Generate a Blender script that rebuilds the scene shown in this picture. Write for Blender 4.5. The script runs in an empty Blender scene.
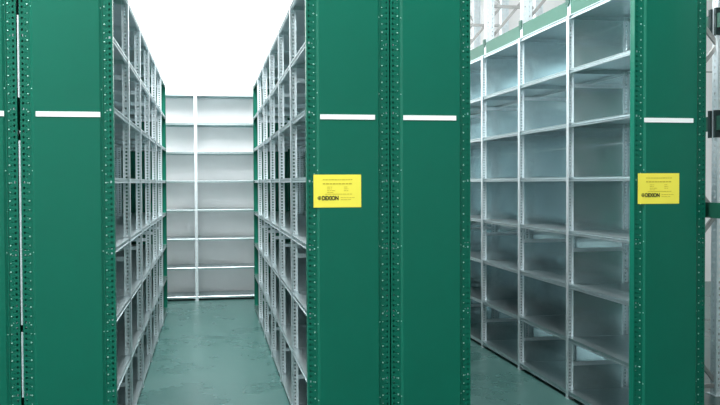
import bpy, math, random
from mathutils import Matrix, Vector
random.seed(7)
SC = bpy.context.scene
COL = SC.collection

# ------------------------------------------------------------------ materials
def new_mat(name):
    m = bpy.data.materials.new(name); m.use_nodes = True
    nt = m.node_tree
    return m, nt, nt.nodes['Principled BSDF']

def paint(name, rgb, rough=.4, spec=.5, var=.06, scale=6.0, bump=0.0):
    m, nt, b = new_mat(name)
    tc = nt.nodes.new('ShaderNodeTexCoord'); n = nt.nodes.new('ShaderNodeTexNoise')
    n.inputs['Scale'].default_value = scale; n.inputs['Detail'].default_value = 4
    nt.links.new(tc.outputs['Object'], n.inputs['Vector'])
    r = nt.nodes.new('ShaderNodeValToRGB')
    r.color_ramp.elements[0].position = .3; r.color_ramp.elements[1].position = .7
    r.color_ramp.elements[0].color = tuple(c*(1-var) for c in rgb)+(1,)
    r.color_ramp.elements[1].color = tuple(min(1, c*(1+var)) for c in rgb)+(1,)
    nt.links.new(n.outputs['Fac'], r.inputs['Fac']); nt.links.new(r.outputs['Color'], b.inputs['Base Color'])
    b.inputs['Roughness'].default_value = rough; b.inputs['Specular IOR Level'].default_value = spec
    if bump:
        bp = nt.nodes.new('ShaderNodeBump'); bp.inputs['Strength'].default_value = bump; bp.inputs['Distance'].default_value = .01
        nt.links.new(n.outputs['Fac'], bp.inputs['Height']); nt.links.new(bp.outputs['Normal'], b.inputs['Normal'])
    return m

def zinc(name, rgb, rough=.35, metal=.85):
    m, nt, b = new_mat(name)
    tc = nt.nodes.new('ShaderNodeTexCoord')
    v = nt.nodes.new('ShaderNodeTexVoronoi'); v.inputs['Scale'].default_value = 45
    n = nt.nodes.new('ShaderNodeTexNoise'); n.inputs['Scale'].default_value = 3; n.inputs['Detail'].default_value = 3
    nt.links.new(tc.outputs['Object'], v.inputs['Vector']); nt.links.new(tc.outputs['Object'], n.inputs['Vector'])
    mx = nt.nodes.new('ShaderNodeMix'); mx.data_type = 'RGBA'
    mx.inputs['A'].default_value = tuple(c*.96 for c in rgb)+(1,); mx.inputs['B'].default_value = tuple(min(1, c*1.04) for c in rgb)+(1,)
    sp = nt.nodes.new('ShaderNodeSeparateColor'); nt.links.new(v.outputs['Color'], sp.inputs['Color'])
    nt.links.new(sp.outputs['Red'], mx.inputs['Factor']); nt.links.new(mx.outputs['Result'], b.inputs['Base Color'])
    mr = nt.nodes.new('ShaderNodeMapRange'); mr.inputs['To Min'].default_value = rough-.03; mr.inputs['To Max'].default_value = rough+.05
    nt.links.new(n.outputs['Fac'], mr.inputs['Value']); nt.links.new(mr.outputs['Result'], b.inputs['Roughness'])
    b.inputs['Metallic'].default_value = metal
    return m

GREEN = paint('green_enamel', (.001, .122, .077), .33, .3, .03, 3)
BOLT = zinc('plated_bolt_head', (.40, .66, .58), .35, .7)
ZINC = zinc('galvanised_steel', (.62, .72, .74), .30, 1.0)
ZSHEET = zinc('galvanised_sheet', (.70, .84, .87), .13, .80)
ZPOST = zinc('galvanised_post', (.80, .88, .91), .36, .65)
PALE = paint('pale_painted_sheet', (.92, .88, .89), .5, .4, .02, 4)
WHITE = paint('white_label_card', (.92, .92, .92), .5, .3, .01, 4)
YELLOW = paint('yellow_card', (.94, .82, .09), .5, .3, .02, 5)
DYEL = paint('printed_olive_ink', (.50, .38, .03), .6, .2, .02, 5)
INK = paint('black_ink', (.02, .02, .018), .6, .2, .02, 5)
WALL = paint('white_wall_paint', (.88, .88, .88), .7, .2, .01, 1.5)
WTRIM = paint('wall_joint', (.34, .35, .35), .7, .2, .01, 2)
CEIL = paint('white_ceiling_paint', (.8, .8, .8), .8, .2, .01, 1)
BEAMG = paint('green_beam_paint', (.008, .075, .048), .4, .5, .03, 4)
BRACE = zinc('galvanised_brace', (.42, .42, .41), .45, .6)
DKGREEN = paint('dark_green_clip_paint', (.004, .05, .035), .4, .4, .03, 8)
DKMETAL = paint('dark_steel_clip', (.012, .03, .03), .5, .4, .05, 10)

def floor_mat():
    m, nt, b = new_mat('green_floor_paint')
    tc = nt.nodes.new('ShaderNodeTexCoord')
    n1 = nt.nodes.new('ShaderNodeTexNoise'); n1.inputs['Scale'].default_value = 1.3; n1.inputs['Detail'].default_value = 8; n1.inputs['Roughness'].default_value = .65
    n2 = nt.nodes.new('ShaderNodeTexNoise'); n2.inputs['Scale'].default_value = 14; n2.inputs['Detail'].default_value = 6
    for n in (n1, n2): nt.links.new(tc.outputs['Object'], n.inputs['Vector'])
    r = nt.nodes.new('ShaderNodeValToRGB')
    r.color_ramp.elements[0].position = .32; r.color_ramp.elements[0].color = (.038, .108, .098, 1)
    r.color_ramp.elements[1].position = .70; r.color_ramp.elements[1].color = (.070, .155, .144, 1)
    nt.links.new(n1.outputs['Fac'], r.inputs['Fac'])
    r2 = nt.nodes.new('ShaderNodeValToRGB')
    r2.color_ramp.elements[0].position = .66; r2.color_ramp.elements[1].position = .74
    r2.color_ramp.elements[0].color = (0, 0, 0, 1); r2.color_ramp.elements[1].color = (.5, .5, .5, 1)
    nt.links.new(n2.outputs['Fac'], r2.inputs['Fac'])
    mx = nt.nodes.new('ShaderNodeMix'); mx.data_type = 'RGBA'
    nt.links.new(r2.outputs['Color'], mx.inputs['Factor']); nt.links.new(r.outputs['Color'], mx.inputs['A'])
    mx.inputs['B'].default_value = (.10, .19, .18, 1)
    nt.links.new(mx.outputs['Result'], b.inputs['Base Color'])
    mr = nt.nodes.new('ShaderNodeMapRange'); mr.inputs['To Min'].default_value = .17; mr.inputs['To Max'].default_value = .40
    nt.links.new(n1.outputs['Fac'], mr.inputs['Value']); nt.links.new(mr.outputs['Result'], b.inputs['Roughness'])
    return m
FLOOR = floor_mat()

# ------------------------------------------------------------------ mesh builder
class MB:
    def __init__(s): s.v = []; s.f = []; s.m = []
    def box(s, x0, x1, y0, y1, z0, z1, mi=0):
        if x0 > x1: x0, x1 = x1, x0
        if y0 > y1: y0, y1 = y1, y0
        if z0 > z1: z0, z1 = z1, z0
        b = len(s.v)
        s.v += [(x0,y0,z0),(x1,y0,z0),(x1,y1,z0),(x0,y1,z0),(x0,y0,z1),(x1,y0,z1),(x1,y1,z1),(x0,y1,z1)]
        for q in ((0,3,2,1),(4,5,6,7),(0,1,5,4),(1,2,6,5),(2,3,7,6),(3,0,4,7)):
            s.f.append(tuple(b+i for i in q)); s.m.append(mi)
    def bar(s, a, b_, w, t, up=(0,0,1), mi=0):
        a = Vector(a); b_ = Vector(b_); d = (b_-a).normalized(); u = Vector(up)
        n = d.cross(u).normalized(); u = n.cross(d).normalized()
        k = len(s.v)
        for p in (a, b_):
            for sx, sy in ((-1,-1),(1,-1),(1,1),(-1,1)): s.v.append(tuple(p + n*(sx*w/2) + u*(sy*t/2)))
        for q in ((0,1,2,3),(7,6,5,4),(0,4,5,1),(1,5,6,2),(2,6,7,3),(3,7,4,0)):
            s.f.append(tuple(k+i for i in q)); s.m.append(mi)
    def prism(s, prof, axis, a, b_, mi=0):
        """closed 2D profile swept along axis ('y' -> profile in x,z ; 'z' -> profile in x,y)"""
        k = len(s.v); n = len(prof)
        for t in (a, b_):
            for p in prof:
                s.v.append((p[0], t, p[1]) if axis == 'y' else (p[0], p[1], t))
        s.f.append(tuple(k+i for i in range(n))); s.m.append(mi)
        s.f.append(tuple(k+n+i for i in reversed(range(n)))); s.m.append(mi)
        for i in range(n):
            j = (i+1) % n
            s.f.append((k+i, k+n+i, k+n+j, k+j)); s.m.append(mi)
    def dome(s, c, axis, r, h, mi=0, seg=6):
        """low bolt head on a face whose outward normal is axis (vector)"""
        c = Vector(c); n = Vector(axis).normalized(); t = n.orthogonal().normalized(); u = n.cross(t)
        k = len(s.v)
        for rr, hh in ((r, 0), (r*.75, h*.7)):
            for i in range(seg):
                a = 2*math.pi*i/seg; s.v.append(tuple(c + t*(rr*math.cos(a)) + u*(rr*math.sin(a)) + n*hh))
        s.v.append(tuple(c+n*h))
        for i in range(seg):
            j = (i+1) % seg
            s.f.append((k+i, k+j, k+seg+j, k+seg+i)); s.m.append(mi)
            s.f.append((k+seg+i, k+seg+j, k+2*seg)); s.m.append(mi)
    def mesh(s, name, mats):
        me = bpy.data.meshes.new(name); me.from_pydata(s.v, [], s.f); me.update()
        for m in (mats if isinstance(mats, (list, tuple)) else [mats]): me.materials.append(m)
        me.polygons.foreach_set('material_index', s.m)
        import bmesh
        bm = bmesh.new(); bm.from_mesh(me); bmesh.ops.recalc_face_normals(bm, faces=bm.faces); bm.to_mesh(me); bm.free()
        return me

def link(name, me, parent=None, loc=(0,0,0), rot=(0,0,0)):
    o = bpy.data.objects.new(name, me); COL.objects.link(o); o.location = loc; o.rotation_euler = rot
    if parent: o.parent = parent
    return o

def thing(name, label, cat, loc, rotz=0, group=None):
    o = bpy.data.objects.new(name, None); COL.objects.link(o); o.empty_display_size = .2
    o.location = loc; o.rotation_euler = (0, 0, rotz); o['label'] = label; o['category'] = cat
    if group: o['group'] = group
    return o

def struct(name, mb, mats):
    o = link(name, mb.mesh(name, mats)); o['kind'] = 'structure'; return o

# ------------------------------------------------------------------ camera
CH = 1.6568
yaw, pitch, roll = .1795, .0241, -.0040
F = Vector((math.sin(yaw)*math.cos(pitch), math.cos(yaw)*math.cos(pitch), -math.sin(pitch)))
R0 = Vector((math.cos(yaw), -math.sin(yaw), 0)); U0 = R0.cross(F)
R1 = R0*math.cos(roll) + U0*math.sin(roll); U1 = U0*math.cos(roll) - R0*math.sin(roll)
cam = bpy.data.cameras.new('camera'); co = bpy.data.objects.new('camera', cam); COL.objects.link(co)
M = Matrix((R1, U1, -F)).transposed().to_4x4(); M.translation = (0, 0, CH)
co.matrix_world = M
cam.sensor_width = 36; cam.lens = 833.24/720*36; cam.clip_start = .05
SC.camera = co

# ------------------------------------------------------------------ room
RX0, RX1, RY0, RY1, RZ = -6.5, 9.0, -6.0, 12.48, 6.0
b = MB(); b.box(RX0, RX1, RY0, RY1, -.1, 0); struct('floor', b, FLOOR)
b = MB(); b.box(RX0-.1, RX1+.1, RY0-.1, RY1+.1, RZ, RZ+.1); struct('ceiling', b, CEIL)
b = MB(); b.box(RX0-.1, RX1+.1, RY1, RY1+.1, -.1, RZ); struct('wall_back', b, WALL)
b = MB(); b.box(RX0-.1, RX1+.1, RY0-.1, RY0, -.1, RZ); struct('wall_front', b, WALL)
b = MB(); b.box(RX0-.1, RX0, RY0, RY1, -.1, RZ); struct('wall_left', b, WALL)
b = MB(); b.box(RX1, RX1+.1, RY0, RY1, -.1, RZ); struct('wall_right', b, WALL)
b = MB(); b.box(RX0, RX1, RY1-.006, RY1, 3.435, 3.455); struct('trim_1', b, WTRIM)

# ------------------------------------------------------------------ shelving
T = 2.912; W = .503; LIP = .032
LEVELS = [.062 + (T-.062)/7*i for i in range(8)]

def perforated(mb, horiz, a0, a1, c0, c1, z0, z1, hw, hh, pitch, centre, mi=0):
    """sheet strip with one column of real slots. horiz 'x': strip spans x a0..a1, thickness y c0..c1"""
    lo, hi = centre-hw/2, centre+hw/2
    def bx(p, q, u, v):
        if horiz == 'x': mb.box(p, q, c0, c1, u, v, mi)
        else: mb.box(c0, c1, p, q, u, v, mi)
    a0, a1 = min(a0, a1), max(a0, a1)
    bx(a0, lo, z0, z1); bx(hi, a1, z0, z1)
    z = z0; nh = int((z1-z0-.02)/pitch); zz = z0+.012
    for i in range(nh+1):
        top = min(zz, z1); bx(lo, hi, z, top); z = top+hh; zz = z+pitch-hh
        if z >= z1: break
    if z < z1: bx(lo, hi, z, z1)

def upright_mesh(sx):
    """galvanised T post; sx=+1: flange on +x side, web runs towards -x. origin at flange face centre"""
    m = MB()
    m.box(0, -sx*.002, -.021, .021, .004, T)
    perforated(m, 'x', -sx*.002, -sx*.046, -.001, .001, .004, T, .013, .013, .025, -sx*.024)
    m.box(-sx*.044, -sx*.046, -.012, .012, .004, T)
    return m.mesh('upright', ZPOST)

def foot_mesh(sx):
    m = MB(); m.box(sx*.001, -sx*.058, -.028, .028, 0, .004); m.box(-sx*.006, -sx*.040, -.006, .006, .004, .03)
    return m.mesh('foot', ZPOST)

def end_upright_mesh(sx, sy):
    """green end post: flange faces sx, perforated plate faces sy (outwards)"""
    m = MB(); H = T+.012
    m.box(0, -sx*.002, 0, -sy*.056, .004, H)
    perforated(m, 'x', -sx*.002, -sx*.030, -sy*.002, 0, .004, H, .010, .013, .0316, -sx*.016)
    perforated(m, 'x', -sx*.030, -sx*.054, -sy*.002, 0, .004, H, .005, .006, .0316, -sx*.034)
    m.box(-sx*.002, -sx*.052, -sy*.030, -sy*.032, .004, H); m.box(-sx*.052, -sx*.054, -sy*.002, -sy*.032, .004, H)
    z = .06; i = 0
    while z < H-.03:
        m.dome((-sx*.044, 0, z), (0, sy, 0), .0055 if i % 2 == 0 else .0036, .004, 1); z += .05; i += 1
    return m.mesh('end_upright', [GREEN, BOLT])

def shelf_mesh(L, depth, groove=True):
    """folded steel tray, origin at front-left top; spans x -depth..0, y 0..L"""
    m = MB(); t = .0018
    m.box(-depth+t, -t, 0, L, -t, 0)
    for o, sg in ((0, -1), (-depth, 1)):
        pr = [(0, -.0), (0, -.006), (.009, -.014), (.009, -.024), (0, -.0275), (0, -LIP), (t, -LIP), (t, -.0285), (.009+t, -.0248), (.009+t, -.0135), (t, -.0054), (t, -.0)]
        if not groove: pr = [(t*.95, 0), (-.004, -.007), (0, -.012), (0, -LIP), (t, -LIP), (t, 0)]
        m.prism([(o+sg*p, q) for p, q in pr], 'y', 0, L)
    m.box(-depth+.010, -.010, 0, t, -LIP, -t); m.box(-depth+.010, -.010, L-t, L, -LIP, -t)
    m.box(-.016, -t, t, L-t, -LIP, -LIP+t); m.box(-depth+t, -depth+.016, t, L-t, -LIP, -LIP+t)
    m.box(-depth+.016, -.016, t, .014, -LIP, -LIP+t); m.box(-depth+.016, -.016, L-.014, L-t, -LIP, -LIP+t)
    return m.mesh('shelf', ZINC)

def back_mesh(sx, L, h, mat):
    """back sheet with folded seam lips; x 0 = its inner face, lips towards sx"""
    m = MB()
    m.box(0, -sx*.0015, 0, L, 0, h)
    m.box(0, sx*.014, 0, L, 0, .0015); m.box(0, sx*.014, 0, L, h-.020, h-.0185); m.box(sx*.0125, sx*.014, 0, L, h-.020, h-.006)
    return m.mesh('back_panel', mat)

def end_panel_mesh(sy, width):
    """pressed green sheet: flat field with folded bevels, standing proud of the posts. x centred"""
    m = MB(); a = width/2; z0, z1 = .03, T+.004
    pr = [(-a, 0), (-a, sy*.004), (-a+.006, sy*.004), (-a+.019, sy*.015), (a-.019, sy*.015), (a-.006, sy*.004), (a, sy*.004), (a, 0)]
    m.prism(pr, 'z', z0, z1)
    # dimples of the fixing screws down both edges
    for sxx in (-1, 1):
        for i in range(6): m.dome((sxx*(a-.010), sy*.0055, .35+i*.46), (0, sy, 0), .0045, .004, 1)
    return m.mesh('end_panel', [GREEN, BOLT])

def label_strip_mesh(sy, l):
    m = MB(); m.box(-l/2, l/2, 0, sy*.003, -.0145, .0145)
    return m.mesh('label_strip', WHITE)

def shelving_row(label, cx, y0, n, bay, sx, rotz=0, ends='green', backmat=ZSHEET, strip=(0, .332), sides=False, group=None, name='shelving_row'):
    """root at the middle of the near end's foot; front faces local sx, run goes along +y"""
    root = thing(name, label, 'shelving', (cx, y0, 0), rotz, group)
    fx, rx = sx*W/2, -sx*W/2
    up_f, up_r = upright_mesh(sx), upright_mesh(-sx); ft_f, ft_r = foot_mesh(sx), foot_mesh(-sx)
    eu = {(s, e): end_upright_mesh(s, e) for s in (sx, -sx) for e in (-1, 1)} if ends == 'green' else None
    for k in range(n+1):
        for side, x, um, fm in ((sx, fx, up_f, ft_f), (-sx, rx, up_r, ft_r)):
            if k in (0, n) and ends == 'green':
                sy = -1 if k == 0 else 1
                p = link('end_upright', eu[(side, sy)], root, (x, k*bay, 0))
                f = link('foot', fm, p, (0, -sy*.03, 0))
            else:
                p = link('upright', um, root, (x, k*bay, 0)); link('foot', fm, p)
    if ends == 'green':
        pw = W - .108
        for k, sy in ((0, -1), (n, 1)):
            e = link('end_panel', end_panel_mesh(sy, pw), root, (0, k*bay, 0))
            if k == 0 and strip:
                s = link('label_strip', label_strip_mesh(-1, strip[1]), e, (strip[0], -.0152, 2.048)); s['label'] = 'white card label strip'
    tm = MB(); a, c = rx+sx*.0465, fx-sx*.0465
    tm.box(a, c, -.013, .013, .0125, .014); tm.box(a, c, -.013, .013, -.014, -.0125); tm.box(a, c, -.0008, .0008, -.0125, .0125)
    tmesh = tm.mesh('cross_tie', ZPOST)
    for k in range(1, n):
        for z in (.265, 1.135, 2.385): link('cross_tie', tmesh, root, (0, k*bay, z))
    if sides:
        for z0, z1 in ((LEVELS[0]+.002, .25), (LEVELS[1]+.002, 1.12), (LEVELS[3]+.002, 2.37), (LEVELS[6]+.002, T-.001)):
            sm_ = MB(); sm_.box(a, c, -.0007, .0007, z0, z1); sme = sm_.mesh('side_panel', ZSHEET)
            for k in range(1, n): link('side_panel', sme, root, (0, k*bay, 0))
    d = W - .010
    sm = [shelf_mesh(bay-.008, d, ends == 'green')]
    bh, nb = (.962, 3) if ends == 'green' else (2.878, 1)
    bm_ = back_mesh(sx, bay-.008, bh, backmat)
    for k in range(n):
        for z in LEVELS:
            s = link('shelf', sm[0], root, (fx-sx*.003 if sx > 0 else fx+.003+d, k*bay+.004, z))
        for j in range(nb):
            link('back_panel', bm_, root, (rx+sx*.0035, k*bay+.004, .022+j*bh+j*.006))
    return root

D = 4.941; XL = -.5325; XR = .5755; XF = 2.682; G = .008
GROUP = 'shelving rows with green end panels'
rowL = shelving_row('galvanised shelving row with green end panel on the left of the open central aisle', XL-W/2, D, 6, 1.0, 1, strip=(.008, .348), group=GROUP)
rowO = shelving_row('green-ended shelving row cut off by the left edge of the photo', XL-W-.016-W/2, D, 6, 1.0, -1, strip=(.012, .348), group=GROUP)
rowA = shelving_row('shelving row right of the central aisle, green end carrying the left yellow notice', XR+W/2, D, 6, 1.0, -1, strip=(-.006, .332), group=GROUP)
rowB = shelving_row('green-ended shelving row with no notice, back to back with the row carrying the left notice', XR+W+G+W/2, D, 6, 1.0, 1, strip=(-.010, .332), group=GROUP)
rowR = shelving_row('rightmost shelving row, its wide empty zinc compartments open to view, with the right yellow notice', XF+W/2, D, 6, 1.01, -1, strip=(-.020, .343), sides=True, group=GROUP)

# shelving across the far end of the aisle, front towards the camera
cab = shelving_row('pale empty shelving standing across the far end of the aisle against the white wall', -1.175, 11.915+W/2, 2, 1.0, 1, rotz=-math.pi/2, ends='plain', backmat=PALE, name='end_shelving')

# thin galvanised joining strips in the gap between the two left rows
for z0, z1 in ((.45, .82), (.86, 1.90), (2.14, 2.60)):
    m = MB(); m.box(-.003, .003, .004, .02, z0, z1); m.box(.003, .006, .008, .010, z0, z1)
    o = link('joining_strip', m.mesh('joining_strip', ZPOST), rowO, (W/2+.008, 0, 0))
# ------------------------------------------------------------------ yellow notices
def text_mesh(body, size, depth):
    c = bpy.data.curves.new('lettering', 'FONT'); c.body = body; c.size = size; c.extrude = depth; c.align_x = 'LEFT'; c.offset = size*.045
    o = bpy.data.objects.new('lettering', c); COL.objects.link(o)
    dg = bpy.context.evaluated_depsgraph_get(); me = bpy.data.meshes.new_from_object(o.evaluated_get(dg))
    bpy.data.objects.remove(o); bpy.data.curves.remove(c)
    return me

def notice(label, x, z, tilt=0):
    w, h = .288, .196
    root = thing('notice', label, 'sign', (x, D-.0152, z-h/2), 0, 'yellow notices on the green end panels')
    root.rotation_euler = (0, tilt, 0)
    m = MB(); m.box(-w/2, w/2, -.0012, 0, 0, h); link('card', m.mesh('card', YELLOW), root)
    m = MB()
    def ln(x0, x1, zc, t): m.box(x0, x1, -.0018, -.0010, zc-t/2, zc+t/2)
    random.seed(3)
    def words(x0, x1, zc, t):
        xx = x0
        while xx < x1-.004:
            l = min(random.uniform(.008, .022), x1-xx); ln(xx, xx+l, zc, t); xx += l+.0035
    words(-.088, .090, h*.845, .0045); words(-.088, .090, h*.72, .0065)
    for i, (p, q) in enumerate(((-.062, -.030), (-.062, -.034), (-.062, -.008), (-.062, -.022))): words(p, q, h*(.62-.055*i), .003)
    for i in range(3): words(.040, .066, h*(.62-.055*i), .003)
    words(-.075, .088, h*.405, .003)
    words(.020, .105, h*.30, .0025); words(.020, .085, h*.235, .0025)
    link('small_print', m.mesh('small_print', DYEL), root)
    tm = text_mesh('DEXION', .034, .0004); tm.materials.clear(); tm.materials.append(INK)
    for v in tm.vertices: v.co.x *= .78
    link('lettering', tm, root, (-.094, -.0017, h*.225), (math.pi/2, 0, 0))
    m = MB()      # ring-shaped emblem with a bar, left of the word
    cx, cz, ro, ri = -.108, h*.285, .0115, .0085
    for i in range(20):
        a0, a1 = 2*math.pi*i/20, 2*math.pi*(i+1)/20
        pr = [(cx+ro*math.cos(a0), cz+ro*math.sin(a0)), (cx+ro*math.cos(a1), cz+ro*math.sin(a1)), (cx+ri*math.cos(a1), cz+ri*math.sin(a1)), (cx+ri*math.cos(a0), cz+ri*math.sin(a0))]
        m.prism(pr, 'y', -.0018, -.0010)
    m.box(cx-.009, cx+.009, -.0018, -.001, cz-.0017, cz+.0017); m.box(cx-.002, cx+.002, -.0018, -.001, cz-.009, cz+.009)
    link('emblem', m.mesh('emblem', INK), root)
    return root

notice('left one of the two yellow printed notices, beside the central aisle', .757, 1.606)
notice('yellow printed notice on the rightmost green end panel, beside the open zinc compartments', 2.844, 1.610)

# ------------------------------------------------------------------ pallet racking behind the rightmost row
RXF, RXR = 3.225, 3.835
RH = 4.7
FY = [4.62, 5.80, 7.095, 8.256, 9.42, 10.58, 11.74]
rack = thing('pallet_rack', 'tall galvanised pallet racking with green beams behind the rightmost shelving row', 'racking', ((RXF+RXR)/2+.05, FY[0], 0))
ox, oy = (RXF+RXR)/2+.05, FY[0]

def rack_post_mesh():
    m = MB(); w, d, t = .10, .07, .002
    # channel: perforated face towards -y, two flanges, folded lips
    perforated(m, 'x', 0, w/2, -t, 0, .006, RH, .012, .02, .05, w*.25)
    perforated(m, 'x', w/2, w, -t, 0, .006, RH, .012, .02, .05, w*.75)
    perforated(m, 'y', 0, d, 0, t, .006, RH, .012, .02, .05, d*.5)
    m.box(w-t, w, 0, d, .006, RH)
    m.box(t, .022, d-t, d, .006, RH); m.box(w-.022, w-t, d-t, d, .006, RH)
    return m.mesh('rack_upright', ZPOST)
rp = rack_post_mesh()
m = MB(); m.box(-.02, .12, -.03, .10, 0, .006); rfoot = m.mesh('foot_plate', ZPOST)
XI, XO = RXF-ox, RXR-ox
zz = [.10, .75, 1.40, 2.05, 2.70, 3.36, 4.0, 4.6]
dm = []
for i in range(7):
    m = MB(); a, c = (XO+.02, XI+.08) if i % 2 == 0 else (XI+.08, XO+.02)
    m.bar((a, .035, zz[i]), (c, .035, zz[i+1]), .03, .022, (0, 1, 0)); dm.append(m.mesh('diagonal_brace', BRACE))
m = MB(); m.box(XI+.098, XO+.002, .02, .05, -.016, .016); hm = m.mesh('horizontal_brace', BRACE)
for y in FY:
    for x in (XI, XO):
        p = link('rack_upright', rp, rack, (x, y-oy, 0)); link('foot_plate', rfoot, p)
    for z in (.07, 3.73, 4.62): link('horizontal_brace', hm, rack, (0, y-oy, z))
    for d_ in dm: link('diagonal_brace', d_, rack, (0, y-oy, 0))

def beam_mesh(L, h):
    m = MB(); m.prism([(0, -h/2), (.05, -h/2), (.05, h/2-.012), (.036, h/2), (0, h/2)], 'y', 0, L)
    return m.mesh('beam', BEAMG)
def clip_mesh(h):
    m = MB(); m.box(-.008, .0, -.066, .012, h/2-.030, h/2+.045); m.box(-.006, .0, -.05, .0, h/2-.05, h/2-.03)
    return m.mesh('beam_connector', DKGREEN)
def conn_mesh(h):
    m = MB(); m.box(-.004, .0, -.002, .03, -h/2-.055, h/2+.045); m.box(-.004, .05, -.002, .0, -h/2-.055, h/2+.045)
    for zz_ in (-.05, .05): m.dome((-.004, .015, zz_), (-1, 0, 0), .006, .006)
    return m.mesh('beam_connector', DKMETAL)
def add_beam(x, i, z, h, clip=True):
    ya, yb = FY[i]+.074, FY[i+1]-.006
    o = link('beam', beam_mesh(yb-ya, h), rack, (x, ya-oy, z)); o['label'] = 'green horizontal beam'
    if clip:
        if h == .14: link('beam_connector', CLIP, o)
        else:
            for yy in (-.004, yb-ya+.004): link('beam_connector', CONN[h], o, (0, yy, 0))
CLIP = clip_mesh(.14)
CONN = {h: conn_mesh(h) for h in (.14, .10, .11)}
for i in range(6): add_beam(XI-.004, i, 3.225, .14)
for i in range(2): add_beam(XI-.004, i, 1.466, .10)
for i in range(2):
    add_beam(XO-.012, i, 2.88, .11); add_beam(XO-.012, i, 2.10, .11)

# ------------------------------------------------------------------ light
def area(name, loc, sx, sy, power, rot=(0, 0, 0), col=(1, 1, 1)):
    l = bpy.data.lights.new(name, 'AREA'); l.shape = 'RECTANGLE'; l.size = sx; l.size_y = sy; l.energy = power; l.color = col
    o = bpy.data.objects.new(name, l); COL.objects.link(o); o.location = loc; o.rotation_euler = rot; return o
area('ceiling_lamp_aisle', (-.1, 7.4, 5.9), .7, 5.0, 210)
area('end_shelving_fill', (0, 7.8, 5.6), 1.6, .5, 320, (math.radians(37), 0, 0))  # added fill light, tilted to brighten the pale backs of the end shelving
area('ceiling_lamp_right', (1.85, 5.2, 5.2), .5, 5.0, 235)
area('ceiling_lamp_back', (-.5, 11.9, 5.9), 5.0, .4, 15)
area('ceiling_lamp_front', (-2.3, 3.1, 5.9), 3.0, 1.6, 370)
area('ceiling_lamp_left', (-4.2, 3.0, 5.9), 1.0, 8.0, 90)
area('wall_front_fill', (-2.0, -4.0, 5.9), 6.0, .8, 110)  # added fill light, brightens the front wall that the zinc compartments reflect

w = bpy.data.worlds.new('world'); SC.world = w; w.use_nodes = True
w.node_tree.nodes['Background'].inputs['Color'].default_value = (.9, .95, 1, 1)
w.node_tree.nodes['Background'].inputs['Strength'].default_value = .4

vs = SC.view_settings
vs.view_transform = 'Standard'; vs.look = 'None'; vs.gamma = 1; vs.use_curve_mapping = False; vs.exposure = 0.4
